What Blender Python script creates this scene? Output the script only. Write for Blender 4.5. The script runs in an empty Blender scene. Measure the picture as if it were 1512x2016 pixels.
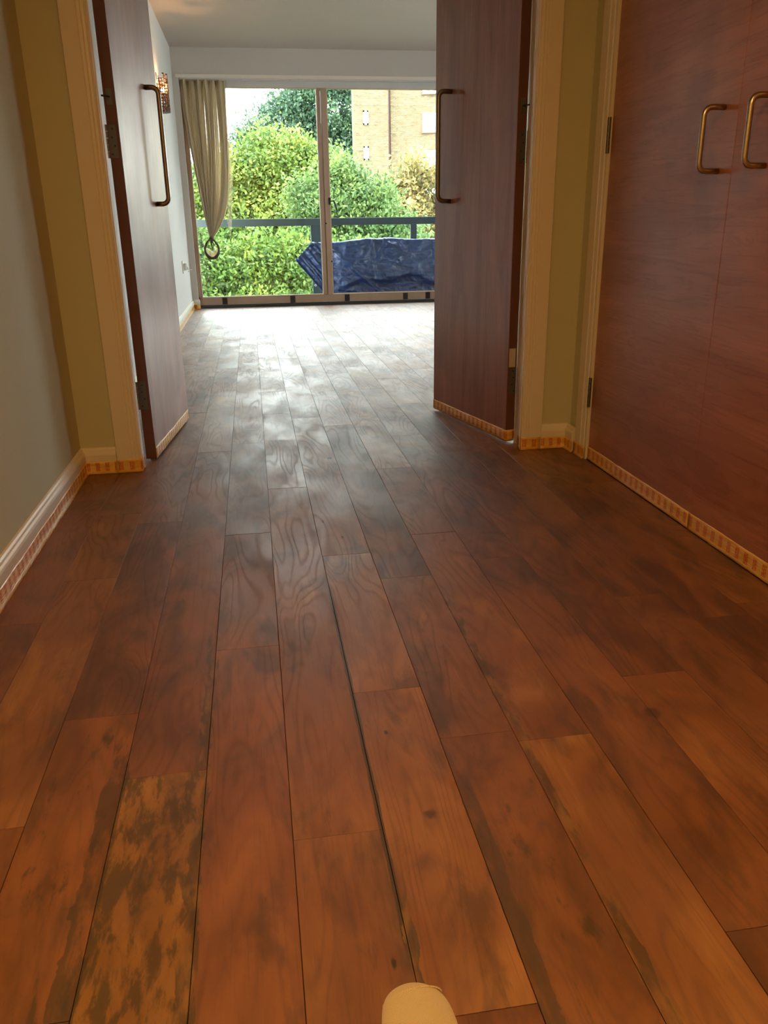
import bpy, bmesh, math, random
import numpy as np
from mathutils import Vector, Matrix, noise
random.seed(7); rng = np.random.default_rng(11)
S = bpy.context.scene; COL = S.collection

# ------------------------------------------------------------------ camera
PITCH, YAW, ROLL, FPX, CAMH = 0.34643, 0.15282, -0.014716, 1574.62, 0.95
fw = Vector((math.sin(YAW)*math.cos(PITCH), math.cos(YAW)*math.cos(PITCH), -math.sin(PITCH)))
r0 = Vector((math.cos(YAW), -math.sin(YAW), 0)); u0 = r0.cross(fw)
rt = r0*math.cos(ROLL) + u0*math.sin(ROLL); up = rt.cross(fw)
cd = bpy.data.cameras.new('camera'); cam = bpy.data.objects.new('camera', cd); COL.objects.link(cam)
cd.sensor_fit = 'VERTICAL'; cd.sensor_height = 24; cd.lens = 24*FPX/2016
cd.clip_start = 0.02; cd.clip_end = 1500
m = Matrix.Identity(4)
for i in range(3):
    m[i][0] = rt[i]; m[i][1] = up[i]; m[i][2] = -fw[i]
m[2][3] = CAMH
cam.matrix_world = m
S.camera = cam

# ------------------------------------------------------------------ sky, sun, exposure
W = bpy.data.worlds.new('sky'); S.world = W; W.use_nodes = True
bg = W.node_tree.nodes['Background']
bg.inputs['Color'].default_value = (0.94, 0.975, 1.0, 1); bg.inputs['Strength'].default_value = 8.3
sd = bpy.data.lights.new('sun', 'SUN'); sun = bpy.data.objects.new('sun', sd); COL.objects.link(sun)
sd.energy = 4.0; sd.angle = math.radians(4); sd.color = (1, .93, .8)
sun.rotation_euler = (math.radians(40), 0, math.radians(-28))
S.view_settings.view_transform = 'Standard'; S.view_settings.look = 'None'
S.view_settings.gamma = 1; S.view_settings.use_curve_mapping = False
S.view_settings.exposure = 0.95
S.cycles.max_bounces = 10; S.cycles.diffuse_bounces = 6; S.cycles.glossy_bounces = 4
S.cycles.transparent_max_bounces = 12; S.cycles.use_denoising = True
S.cycles.sample_clamp_indirect = 6; S.cycles.caustics_reflective = False; S.cycles.caustics_refractive = False
WARM = (1.0, 0.53, 0.165)

# ------------------------------------------------------------------ node helper
class NT:
    def __init__(s, name):
        s.mat = bpy.data.materials.new(name); s.mat.use_nodes = True
        s.t = s.mat.node_tree; s.t.nodes.clear()
        s.out = s.t.nodes.new('ShaderNodeOutputMaterial')
    def n(s, typ, ins=None, **kw):
        nd = s.t.nodes.new(typ)
        for k, v in kw.items(): setattr(nd, k, v)
        for k, v in (ins or {}).items(): s.set(nd.inputs[k], v)
        return nd
    def set(s, sock, v):
        if isinstance(v, bpy.types.NodeSocket): s.t.links.new(v, sock)
        elif isinstance(v, bpy.types.Node): s.t.links.new(v.outputs[0], sock)
        else:
            if sock.type == 'RGBA' and len(v) == 3: v = (*v, 1)
            sock.default_value = v
    def math(s, op, a, b=0.0, c=None, clamp=False):
        nd = s.n('ShaderNodeMath', operation=op, use_clamp=clamp)
        s.set(nd.inputs[0], a); s.set(nd.inputs[1], b)
        if c is not None: s.set(nd.inputs[2], c)
        return nd.outputs[0]
    def vmath(s, op, a, b):
        nd = s.n('ShaderNodeVectorMath', operation=op); s.set(nd.inputs[0], a); s.set(nd.inputs[1], b)
        return nd.outputs[0]
    def mix(s, f, a, b, blend='MIX'):
        nd = s.n('ShaderNodeMix', data_type='RGBA', blend_type=blend)
        s.set(nd.inputs[0], f); s.set(nd.inputs[6], a); s.set(nd.inputs[7], b)
        return nd.outputs[2]
    def noise(s, vec, scale=5, detail=4, rough=.5, dist=0):
        nd = s.n('ShaderNodeTexNoise', {'Scale': scale, 'Detail': detail, 'Roughness': rough, 'Distortion': dist})
        if vec is not None: s.set(nd.inputs['Vector'], vec)
        return nd.outputs['Fac']
    def rng(s, v, a, b, c=0., d=1., smooth=True):
        nd = s.n('ShaderNodeMapRange', interpolation_type='SMOOTHSTEP' if smooth else 'LINEAR')
        for i, x in enumerate((v, a, b, c, d)): s.set(nd.inputs[i], x)
        return nd.outputs[0]
    def bump(s, h, strength=.3, dist=.01, normal=None):
        nd = s.n('ShaderNodeBump', {'Strength': strength, 'Distance': dist, 'Height': h})
        if normal is not None: s.set(nd.inputs['Normal'], normal)
        return nd.outputs[0]
    def bsdf(s, **kw):
        nd = s.n('ShaderNodeBsdfPrincipled')
        for k, v in kw.items(): s.set(nd.inputs[k.replace('_', ' ')], v)
        s.t.links.new(nd.outputs[0], s.out.inputs[0]); return nd
    def geo(s): return s.n('ShaderNodeNewGeometry').outputs['Position']
    def objc(s): return s.n('ShaderNodeTexCoord').outputs['Object']
    def sep(s, v):
        nd = s.n('ShaderNodeSeparateXYZ'); s.set(nd.inputs[0], v); return nd.outputs
    def comb(s, x, y, z):
        nd = s.n('ShaderNodeCombineXYZ')
        for i, v in enumerate((x, y, z)): s.set(nd.inputs[i], v)
        return nd.outputs[0]

def plain(name, color, rough=.6, var=.04, metal=0, bump=.02, bscale=60, spec=.5):
    t = NT(name); p = t.objc(); nz = t.noise(p, 4, 5)
    c = t.mix(nz, tuple(x*(1-var) for x in color), tuple(min(1, x*(1+var)) for x in color))
    h = t.noise(p, bscale, 3)
    t.bsdf(Base_Color=c, Roughness=rough, Metallic=metal, Normal=t.bump(h, bump*5, .002), Specular_IOR_Level=spec)
    return t.mat

M = {}
M['sage'] = plain('sage_paint', (.56, .555, .385), .75, .03, bump=.03)
M['white'] = plain('white_wall_paint', (.66, .655, .63), .8, .02)
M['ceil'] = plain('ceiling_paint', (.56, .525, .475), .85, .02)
M['trim'] = plain('white_gloss_trim', (.76, .70, .60), .38, .02, bump=.003)
M['steel'] = plain('brushed_steel', (.52, .46, .38), .30, .1, 1, .03, 300)
M['satin'] = plain('satin_steel_dark', (.30, .27, .24), .38, .1, 1, .03, 300)
M['hinge'] = plain('worn_hinge_metal', (.16, .145, .125), .45, .3, .8, .05, 120)
M['black'] = plain('black_rubber', (.02, .02, .022), .5, .2)
M['rail'] = plain('dark_green_metal', (.030, .050, .052), .45, .2)
M['plastic'] = plain('white_plastic', (.70, .68, .64), .4, .02)
M['concrete'] = plain('grey_concrete', (.30, .30, .29), .85, .15)
M['alu'] = plain('grey_painted_metal', (.62, .61, .58), .45, .05)
M['copper'] = plain('dark_copper_lattice', (.10, .05, .03), .4, .3, .7)
M['upvc'] = plain('white_window_plastic', (.45, .48, .52), .5, .02)
M['windowwood'] = plain('tan_window_frame', (.46, .33, .24), .5, .12, bump=.03)
M['bead'] = plain('pale_glazing_bead', (.62, .50, .36), .5, .08)
M['bark'] = plain('tree_bark', (.06, .045, .03), .9, .4, bump=.2, bscale=20)
M['grass'] = plain('grass_ground', (.10, .11, .07), .95, .4)
M['tape_paper'] = plain('worn_paper_tape', (.55, .50, .42), .7, .3, bump=.1)
M['dark'] = plain('dark_interior', (.03, .02, .015), .9, .1)
M['skin'] = plain('skin', (.55, .33, .22), .5, .08)

def veneer(name, vertical=True, red=1.0):
    t = NT(name); p = t.objc(); x, y, z = t.sep(p)
    if vertical: v = t.comb(t.math('MULTIPLY', x, 9), t.math('MULTIPLY', y, 9), t.math('MULTIPLY', z, .9))
    else: v = t.comb(t.math('MULTIPLY', x, 9), t.math('MULTIPLY', y, .9), t.math('MULTIPLY', z, 8))
    big = t.noise(v, 1.2, 5, .6, .6)
    if vertical: f = t.comb(t.math('MULTIPLY', x, 160), t.math('MULTIPLY', y, 160), t.math('MULTIPLY', z, 3))
    else: f = t.comb(t.math('MULTIPLY', x, 60), t.math('MULTIPLY', y, 4), t.math('MULTIPLY', z, 130))
    fine = t.noise(f, 1, 4, .6)
    cath = t.math('PINGPONG', t.math('MULTIPLY', big, 14), 1)
    c = t.mix(t.rng(big, .3, .7), (.25*red, .090*red, .046*red), (.37*red, .150*red, .084*red))
    c = t.mix(t.math('MULTIPLY', t.rng(cath, .0, .25, 1, 0), .18), c, (.09, .028, .016))
    c = t.mix(t.math('MULTIPLY', t.rng(fine, .5, .75), .35), c, (.11, .035, .02))
    smudge = t.noise(p, 2.6, 3, .5, .3)
    c = t.mix(t.rng(smudge, .56, .75, 0, .35), c, (.09, .045, .04))
    ro = t.rng(t.noise(p, 3.5, 4), .3, .7, .30, .44)
    h = t.math('ADD', t.math('MULTIPLY', fine, .5), t.noise(p, 5, 2))
    t.bsdf(Base_Color=c, Roughness=ro, Normal=t.bump(h, .06, .004), Coat_Weight=.25, Coat_Roughness=.25)
    return t.mat
M['veneer'] = veneer('cherry_veneer', True); M['veneer_h'] = veneer('cherry_veneer_cupboard', False, 1.15)
M['lipping'] = plain('cherry_lipping', (.13, .052, .036), .5, .15, bump=.05)

def tape_mat():
    t = NT('yellow_printed_tape'); uv = t.n('ShaderNodeUVMap').outputs[0]; u, v, _ = t.sep(uv)
    k = t.math('FRACT', t.math('DIVIDE', u, .044))
    blk = t.math('MULTIPLY', t.math('GREATER_THAN', k, .18), t.math('LESS_THAN', k, .62))
    blk = t.math('MULTIPLY', blk, t.math('MULTIPLY', t.math('GREATER_THAN', v, .010), t.math('LESS_THAN', v, .045)))
    line = t.math('GREATER_THAN', t.math('FRACT', t.math('MULTIPLY', k, 7.2)), .32)
    let = t.math('GREATER_THAN', t.noise(t.comb(t.math('MULTIPLY', u, 90), t.math('MULTIPLY', v, 700), 0), 1, 2), .40)
    ink = t.math('MULTIPLY', blk, t.math('MULTIPLY', line, let))
    w = t.noise(t.comb(t.math('MULTIPLY', u, 9), t.math('MULTIPLY', v, 50), 0), 1, 4, .6, .5)
    c = t.mix(t.rng(w, .3, .7), (.70, .36, .055), (.86, .56, .16))
    c = t.mix(t.math('MULTIPLY', ink, .85), c, (.50, .03, .012))
    wr = t.noise(t.comb(t.math('MULTIPLY', u, 14), t.math('MULTIPLY', v, 90), 3), 1, 4, .6, 1.5)
    t.bsdf(Base_Color=c, Roughness=.22, Normal=t.bump(wr, .6, .004), Specular_IOR_Level=.6)
    return t.mat
M['tape'] = tape_mat()

SEAM0, PITCHX = .005, .1487
def floor_mat():
    t = NT('oiled_cherry_boards'); P = t.geo(); x, y, z = t.sep(P)
    oi = t.n('ShaderNodeObjectInfo'); rc = t.n('ShaderNodeSeparateColor', {'Color': oi.outputs['Color']}).outputs
    tone, mott, red = rc[0], rc[1], rc[2]; seed = oi.outputs['Alpha']
    so = t.math('MULTIPLY', seed, 53.7)
    def vec(a, b): return t.comb(t.math('ADD', t.math('MULTIPLY', x, a), so), t.math('ADD', t.math('MULTIPLY', y, b), so), t.math('MULTIPLY', so, .37))
    fig = t.noise(vec(7.5, 1.25), 1, 2, .4, .35)
    fig = t.math('ADD', fig, t.math('MULTIPLY', t.noise(vec(40, 6), 1, 3), .022))
    ring = t.math('PINGPONG', t.math('MULTIPLY', fig, 30), 1)
    gmask = t.rng(t.noise(vec(5, 1.6), 1, 3), .38, .62, .25, 1)
    line = t.math('MULTIPLY', t.rng(ring, 0, .55, 1, 0), gmask)
    fine = t.noise(vec(190, 7), 1, 4, .6)
    patch = t.noise(vec(8, 3.2), 1, 5, .55, .8)
    lit = t.math('ADD', tone, t.math('MULTIPLY', t.math('SUBTRACT', patch, .5), 1.3))
    c = t.mix(t.rng(lit, .15, .55), (.105, .042, .018), (.235, .096, .036))
    c = t.mix(t.rng(lit, .5, .95), c, (.38, .185, .065))
    c = t.mix(t.math('MULTIPLY', red, .55), c, t.mix(t.rng(patch, .3, .7), (.15, .036, .012), (.34, .092, .026)))
    c = t.mix(t.math('MULTIPLY', line, .34), c, (.085, .032, .016))
    c = t.mix(t.math('MULTIPLY', t.rng(fine, .5, .8), .5), c, (.10, .042, .02))
    fleck = t.noise(vec(70, 9), 1, 6, .7)
    c = t.mix(t.math('MULTIPLY', t.rng(fleck, .60, .72), .45), c, (.07, .032, .018))
    # dark blotches left by the old finish
    bl = t.noise(vec(30, 8.5), 1, 9, .70, .25)
    thr = t.math('SUBTRACT', .72, t.math('MULTIPLY', mott, .265))
    b1 = t.rng(bl, thr, t.math('ADD', thr, .11))
    oliv = t.mix(t.rng(patch, .3, .7), (.22, .095, .022), (.38, .19, .050))
    c = t.mix(t.math('MULTIPLY', t.rng(mott, .5, 1.), .85), c, oliv)
    smoke = t.noise(vec(10, 3.6), 1, 7, .62, .5)
    c = t.mix(t.math('MULTIPLY', t.rng(smoke, .50, .66), .62), c, (.075, .036, .018))
    c = t.mix(t.math('MULTIPLY', b1, .75), c, (.050, .034, .015))
    # stained gaps along a few seams
    ragged = t.math('MULTIPLY', t.math('SUBTRACT', t.noise(t.comb(t.math('MULTIPLY', x, 60), t.math('MULTIPLY', y, 16), 0), 1, 4), .5), .03)
    xr = t.math('ADD', x, ragged)
    def seam(x0, x1, y0, y1, xx=xr):
        a = t.math('MULTIPLY', t.math('GREATER_THAN', xx, x0), t.math('LESS_THAN', xx, x1))
        return t.math('MULTIPLY', a, t.math('MULTIPLY', t.rng(y, y0-.1, y0), t.rng(y, y1, y1+.15, 1, 0)))
    bm = t.noise(t.comb(t.math('MULTIPLY', x, 50), t.math('MULTIPLY', y, 14), 7), 1, 4)
    smix = t.mix(t.rng(bm, .46, .64), (.065, .040, .018), (.25, .14, .048))
    brk = t.rng(t.noise(t.comb(t.math('MULTIPLY', x, 30), t.math('MULTIPLY', y, 7), 2), 1, 5, .6), .38, .55)
    xs = t.math('ADD', x, t.math('MULTIPLY', ragged, .25))
    c = t.mix(t.math('MULTIPLY', t.math('MULTIPLY', brk, seam(-.163, -.138, .2, 1.75)), .75), c, smix)
    c = t.mix(t.math('MULTIPLY', t.math('MULTIPLY', brk, seam(.450, .472, .2, 1.85)), .75), c, smix)
    c = t.mix(t.math('MULTIPLY', t.math('MULTIPLY', brk, seam(-.325, -.288, .2, 1.35)), .7), c, (.05, .034, .016))
    c = t.mix(t.math('MULTIPLY', seam(.148, .158, .86, 1.95, xs), .85), c, (.045, .032, .016))
    c = t.mix(t.math('MULTIPLY', seam(.153, .166, .2, .86), .8), c, smix)
    c = t.mix(t.math('MULTIPLY', t.math('MULTIPLY', brk, seam(.302, .328, .2, 1.30)), .6), c, (.05, .034, .018))
    # knots and marks at their places
    for kx, ky, rx, ry in ((.278, 3.322, .011, .016), (.231, 2.389, .004, .014), (.202, 1.3285, .0035, .007), (.129, .807, .004, .010),
                           (.816, 2.963, .045, .05), (.24, 1.085, .012, .012), (.75, 1.30, .015, .02), (.47, 2.70, .03, .03), (.86, 3.05, .03, .03)):
        d = t.vmath('MULTIPLY', t.vmath('SUBTRACT', t.comb(x, y, 0), (kx, ky, 0)), (1/rx, 1/ry, 0))
        ln = t.n('ShaderNodeVectorMath', {0: d}, operation='LENGTH').outputs['Value']
        ln = t.math('ADD', ln, t.math('MULTIPLY', t.math('SUBTRACT', t.noise(P, 80, 3), .5), 1.2))
        c = t.mix(t.rng(ln, .5, 1.3, .9 if rx < .02 else .55, 0), c, (.02, .01, .006) if rx < .012 else (.075, .030, .022))
    ro = t.rng(t.noise(vec(5, 2.4), 1, 5, .6, .4), .3, .7, .40, .56)
    ro = t.math('ADD', ro, t.math('MULTIPLY', line, .10))
    h = t.math('SUBTRACT', t.math('MULTIPLY', fine, .25), t.math('MULTIPLY', line, .8))
    h2 = t.noise(vec(4, 1.3), 1, 2)
    n1 = t.bump(h, .35, .0010)
    n2 = t.bump(h2, .11, .010, n1)
    t.bsdf(Base_Color=c, Roughness=ro, Normal=n2, Specular_IOR_Level=.9, Coat_Weight=.25, Coat_Roughness=.55)
    return t.mat
M['floor'] = floor_mat()

def glass_mat(name, tint=(.93, .97, .95), refl=1.0):
    t = NT(name); tr = t.n('ShaderNodeBsdfTransparent', {'Color': tint})
    gl = t.n('ShaderNodeBsdfGlossy', {'Color': (1, 1, 1), 'Roughness': .01})
    fr = t.n('ShaderNodeFresnel', {'IOR': 1.45})
    mx = t.n('ShaderNodeMixShader', {0: t.math('MULTIPLY', fr.outputs[0], refl), 1: tr, 2: gl})
    t.t.links.new(mx.outputs[0], t.out.inputs[0]); return t.mat
M['glass'] = glass_mat('window_glass', (.93, .97, .95), .7); M['glass2'] = glass_mat('balustrade_glass', (.88, .94, .93), .35)

def leaf_mat(name, dark, mid, light):
    t = NT(name); at = t.n('ShaderNodeAttribute', attribute_name='tint').outputs['Fac']
    nz = t.noise(t.geo(), 1.1, 3)
    f = t.math('ADD', t.math('MULTIPLY', at, .6), t.math('MULTIPLY', nz, .5))
    c = t.mix(t.rng(f, .2, .5), dark, mid); c = t.mix(t.rng(f, .55, .9), c, light)
    b = t.n('ShaderNodeBsdfPrincipled', {'Base Color': c, 'Roughness': .5, 'Specular IOR Level': .3})
    tl = t.n('ShaderNodeBsdfTranslucent', {'Color': c})
    mx = t.n('ShaderNodeMixShader', {0: .4, 1: b.outputs[0], 2: tl.outputs[0]})
    t.t.links.new(mx.outputs[0], t.out.inputs[0]); return t.mat
M['leaf_bright'] = leaf_mat('bright_leaves', (.034, .068, .024), (.115, .180, .034), (.30, .31, .055))
M['leaf_mid'] = leaf_mat('green_leaves', (.034, .070, .030), (.088, .155, .044), (.185, .25, .06))
M['leaf_dark'] = leaf_mat('dark_leaves', (.032, .070, .052), (.060, .118, .068), (.12, .19, .08))  # dark tones of the greens tinted blue, haze put into the colour
M['leaf_gold'] = leaf_mat('golden_leaves', (.08, .09, .03), (.20, .165, .06), (.34, .26, .10))

def brick_mat():
    t = NT('yellow_stock_brick'); p = t.objc(); x, y, z = t.sep(p)
    v = t.comb(t.math('ADD', x, y), z, 0)
    b = t.n('ShaderNodeTexBrick', {'Vector': v, 'Color1': (.115, .084, .036), 'Color2': (.175, .135, .070), 'Mortar': (.065, .052, .040),
            'Scale': 1.0, 'Mortar Size': .012, 'Brick Width': .225, 'Row Height': .085, 'Bias': -.1})
    c = t.mix(t.rng(t.noise(v, 3.4, 4), .5, .75, 0, .5), b.outputs[0], (.05, .034, .018))
    c = t.mix(t.rng(t.noise(t.comb(t.math('MULTIPLY', t.math('ADD', x, y), 1.6), t.math('MULTIPLY', z, 9), 0), 1, 4, .7), .52, .66, 0, .75), c, (.045, .032, .018))
    c = t.mix(t.rng(t.noise(v, .35, 4), .5, .7, 0, .3), c, (.10, .058, .034))
    t.bsdf(Base_Color=c, Roughness=.9, Normal=t.bump(b.outputs['Fac'], .4, -.01))
    return t.mat
M['brick'] = brick_mat()

def tarp_mat():
    t = NT('blue_tarpaulin'); p = t.objc(); x, y, z = t.sep(p)
    weave = t.noise(t.comb(t.math('MULTIPLY', x, 300), y, t.math('MULTIPLY', z, 300)), 1, 2)
    c = t.mix(t.noise(p, 3, 3), (.006, .028, .120), (.012, .052, .23))
    wr = t.noise(p, 9, 5, .6, 1.2)
    t.bsdf(Base_Color=c, Roughness=.27, Normal=t.bump(t.math('ADD', wr, t.math('MULTIPLY', weave, .02)), .5, .03), Specular_IOR_Level=.5)
    return t.mat
M['tarp'] = tarp_mat()

def thread_mat():
    t = NT('cream_threads'); at = t.n('ShaderNodeAttribute', attribute_name='tint').outputs['Fac']
    c = t.mix(at, (.80, .72, .56), (.96, .91, .78))
    b = t.n('ShaderNodeBsdfPrincipled', {'Base Color': c, 'Roughness': .8}); tl = t.n('ShaderNodeBsdfTranslucent', {'Color': c})
    mx = t.n('ShaderNodeMixShader', {0: .7, 1: b.outputs[0], 2: tl.outputs[0]})
    t.t.links.new(mx.outputs[0], t.out.inputs[0]); return t.mat
M['thread'] = thread_mat()
M['backlit_loop'] = plain('backlit_loop_shade', (.07, .055, .04), .8, .3, bump=.2)  # backlit shade of the cream thread loop put into a dark brown

def sock_mat():
    t = NT('cream_knit'); p = t.objc(); x, y, z = t.sep(p)
    w1 = t.math('SINE', t.math('MULTIPLY', t.math('ADD', y, t.math('MULTIPLY', t.noise(p, 30, 2), .002)), 2600))
    w2 = t.math('SINE', t.math('MULTIPLY', x, 2200))
    h = t.math('MULTIPLY', w1, w2)
    c = t.mix(t.rng(h, -1, 1), (.62, .50, .30), (.80, .68, .45))
    t.bsdf(Base_Color=c, Roughness=.95, Normal=t.bump(h, .5, .001), Sheen_Weight=.3)
    return t.mat
M['sock'] = sock_mat()
def emit(name, col, st):
    t = NT(name); e = t.n('ShaderNodeEmission', {'Color': col, 'Strength': st}); t.t.links.new(e.outputs[0], t.out.inputs[0]); return t.mat
M['bulb'] = emit('bulb_glow', (1, .55, .2), 40)
M['lampglow'] = emit('downlight_glow', WARM, 8)

# ------------------------------------------------------------------ object helpers
def props(o, label=None, cat=None, group=None, kind=None):
    if label: o['label'] = label
    if cat: o['category'] = cat
    if group: o['group'] = group
    if kind: o['kind'] = kind
    return o
def empty(name, loc, rz=0, **k):
    o = bpy.data.objects.new(name, None); COL.objects.link(o); o.location = loc; o.rotation_euler = (0, 0, rz)
    o.empty_display_size = .1
    return props(o, **k)
def link(name, me, mat, parent=None, **k):
    o = bpy.data.objects.new(name, me); COL.objects.link(o)
    if mat is not None and not me.materials: me.materials.append(M[mat] if isinstance(mat, str) else mat)
    if parent: o.parent = parent
    return props(o, **k)
def obj(name, bm, mat, parent=None, smooth=False, **k):
    me = bpy.data.meshes.new(name); bm.normal_update(); bm.to_mesh(me); bm.free()
    if smooth:
        for p in me.polygons: p.use_smooth = True
    return link(name, me, mat, parent, **k)
def box(bm, x0, x1, y0, y1, z0, z1, bev=0):
    r = bmesh.ops.create_cube(bm, size=1)
    vs = r['verts']
    for v in vs: v.co = Vector(((x0+x1)/2+v.co.x*(x1-x0), (y0+y1)/2+v.co.y*(y1-y0), (z0+z1)/2+v.co.z*(z1-z0)))
    if bev:
        es = list({e for v in vs for e in v.link_edges})
        bmesh.ops.bevel(bm, geom=es, offset=bev, segments=1, affect='EDGES', clamp_overlap=True)
def B(name, dims, mat, parent=None, bev=0, **k):
    bm = bmesh.new()
    for d in (dims if isinstance(dims[0], (tuple, list)) else [dims]): box(bm, *d, bev)
    return obj(name, bm, mat, parent, **k)
def tube(bm, pts, r, seg=12, caps=True):
    pts = [Vector(p) for p in pts]; rings = []; prev = None
    rr = r if isinstance(r, (list, tuple)) else [r]*len(pts)
    for i, p in enumerate(pts):
        d = (pts[min(i+1, len(pts)-1)]-pts[max(i-1, 0)]).normalized()
        if prev is None:
            a = d.orthogonal().normalized()
        else: a = (prev-d*prev.dot(d)).normalized()
        prev = a; b = d.cross(a)
        rings.append([bm.verts.new(p+(a*math.cos(t)+b*math.sin(t))*rr[i]) for t in [2*math.pi*j/seg for j in range(seg)]])
    for A, Bq in zip(rings, rings[1:]):
        for j in range(seg): bm.faces.new((A[j], A[(j+1) % seg], Bq[(j+1) % seg], Bq[j]))
    if caps: bm.faces.new(rings[0][::-1]); bm.faces.new(rings[-1])
def extrude_poly(bm, pts, z0, z1):
    a = [bm.verts.new((x, y, z0)) for x, y in pts]; b = [bm.verts.new((x, y, z1)) for x, y in pts]; n = len(pts)
    for i in range(n): bm.faces.new((a[i], a[(i+1) % n], b[(i+1) % n], b[i]))
    bm.faces.new(a[::-1]); bm.faces.new(b); bmesh.ops.recalc_face_normals(bm, faces=bm.faces)
def offsets(path, side):
    out = []
    P = [Vector((p[0], p[1])) for p in path]
    for i, p in enumerate(P):
        ns = []
        for a, b in ((i-1, i), (i, i+1)):
            if 0 <= a and b < len(P):
                d = (P[b]-P[a]).normalized(); ns.append(Vector((-d.y, d.x))*side)
        n = sum(ns, Vector((0, 0))).normalized(); out.append(n/max(.3, n.dot(ns[0])))
    return P, out
def sweep(name, path, prof, mat, side=1, parent=None, **k):
    """profile points (distance from wall, z) run along a floor path with mitred corners"""
    P, N = offsets(path, side); bm = bmesh.new(); rows = []
    for p, n in zip(P, N): rows.append([bm.verts.new((p.x+n.x*d, p.y+n.y*d, z)) for d, z in prof])
    m_ = len(prof)
    for A, C in zip(rows, rows[1:]):
        for j in range(m_): bm.faces.new((A[j], A[(j+1) % m_], C[(j+1) % m_], C[j]))
    bm.faces.new(rows[0][::-1]); bm.faces.new(rows[-1]); bmesh.ops.recalc_face_normals(bm, faces=bm.faces)
    return obj(name, bm, mat, parent, **k)
def tape(path, side, off, z0=.004, z1=.052, parent=None, label=None, wob=.003, name='tape_strip', lip=.006, mat='tape'):
    P, N = offsets(path, side)
    pts = []; L = 0
    for i in range(len(P)-1):
        n = max(2, int((P[i+1]-P[i]).length/.02))
        for j in range(n):
            f = j/n; pts.append((P[i].lerp(P[i+1], f), N[i].lerp(N[i+1], f)))
    pts.append((P[-1], N[-1]))
    bm = bmesh.new(); uvl = bm.loops.layers.uv.new('UVMap'); rows = []; prev = None; sd_ = random.random()*50
    for p, n in pts:
        if prev is not None: L += (p-prev).length
        prev = p; w = noise.noise((L*6+sd_, 0, 0)); w2 = noise.noise((L*25+sd_, 5, 0)); w3 = noise.noise((L*40+sd_, 9, 0))
        top = z1+wob*w+wob*.5*w2
        col = []
        for d, z in ((off+lip+w3*.002, z0-.003), (off+.0012, z0+.004), (off+.0008+abs(w2)*.002, (z0+top)*.5), (off+.0010+max(0, w3)*.001, top-.006), (off+.0004, top)):
            col.append((bm.verts.new((p.x+n.x*d, p.y+n.y*d, max(.0012, z))), (L, max(0, z-z0+.002))))
        rows.append(col)
    for A, C in zip(rows, rows[1:]):
        for j in range(4):
            q = [A[j], A[j+1], C[j+1], C[j]] if side < 0 else [A[j], C[j], C[j+1], A[j+1]]
            f = bm.faces.new([v for v, _ in q])
            for lp, (_, uv) in zip(f.loops, q): lp[uvl].uv = uv
            f.smooth = True
    o = obj(name, bm, mat, parent, label=label)
    sm = o.modifiers.new('thickness', 'SOLIDIFY'); sm.thickness = .0004; sm.offset = -1
    return o

# ------------------------------------------------------------------ geometry constants
XL, XR = -.735, 1.35           # hall side walls
YF = 3.30                      # hall face of the partition
YB = 3.42                      # living room face
JL, JR = -.497, 1.118          # jamb linings
ZH = 2.06                      # door head
YW = 10.25                     # window wall inner face
XE = 5.4                       # living room right wall
HALLC, LIVC = 2.45, 2.81
# ------------------------------------------------------------------ floor
fl = empty('floor', (0, 0, 0), label='oiled reddish brown wooden floor of long boards running from hall to window', cat='floor', kind='structure')
B('subfloor', (-1.0, XE+.3, -1.6, 10.42, -.14, -.016), 'dark', fl)
known = {-5: [2.94], -4: [1.174, 2.2, 2.755], -3: [.794, 1.485, 2.645, 4.355], -2: [1.273, 3.53], -1: [1.72, 2.48], 0: [1.063, 2.94],
         1: [.718, 1.48, 2.246, 4.11], 2: [1.29, 2.05, 3.91], 3: [2.37, 3.12], 4: [2.135, 3.64], 5: [1.44, 3.31]}
style = {(-2, 0): (.66, 1.0, .0), (-3, 1): (.40, .66, .8), (-3, 0): (.62, .58, .7), (-4, 0): (.62, .62, .7), (-4, 1): (.62, .1, .2), (-2, 1): (.42, .35, .3),
         (-1, 0): (.58, .3, .55), (-1, 1): (.42, .1, .1), (0, 0): (.66, .3, .2), (0, 1): (.58, .08, .25), (1, 0): (.5, .1, .6), (1, 1): (.74, .35, .25),
         (1, 2): (.72, .1, .2), (2, 0): (.34, .6, .35), (2, 1): (.45, .35, .1), (3, 0): (.68, .35, .15), (4, 0): (.44, .35, .3), (5, 0): (.58, .1, .3), (5, 1): (.3, .2, .2), (6, 0): (.45, .1, .4), (7, 0): (.25, .2, .2)}
def add_board(bm, x0, x1, y0, y1, dz, g=.0006):
    x0 += g; x1 -= g; y0 += g; y1 -= g; c = .00035; top = dz; bot = -.016
    ring = lambda d, z: [bm.verts.new(p) for p in ((x0+d, y0+d, z), (x1-d, y0+d, z), (x1-d, y1-d, z), (x0+d, y1-d, z))]
    a, b_, t_ = ring(0, bot), ring(0, top-c), ring(c, top)
    for A, C in ((a, b_), (b_, t_)):
        for j in range(4): bm.faces.new((A[j], A[(j+1) % 4], C[(j+1) % 4], C[j]))
    bm.faces.new(t_)
YEND = 10.33
far_bm = bmesh.new(); nb = 0
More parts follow.
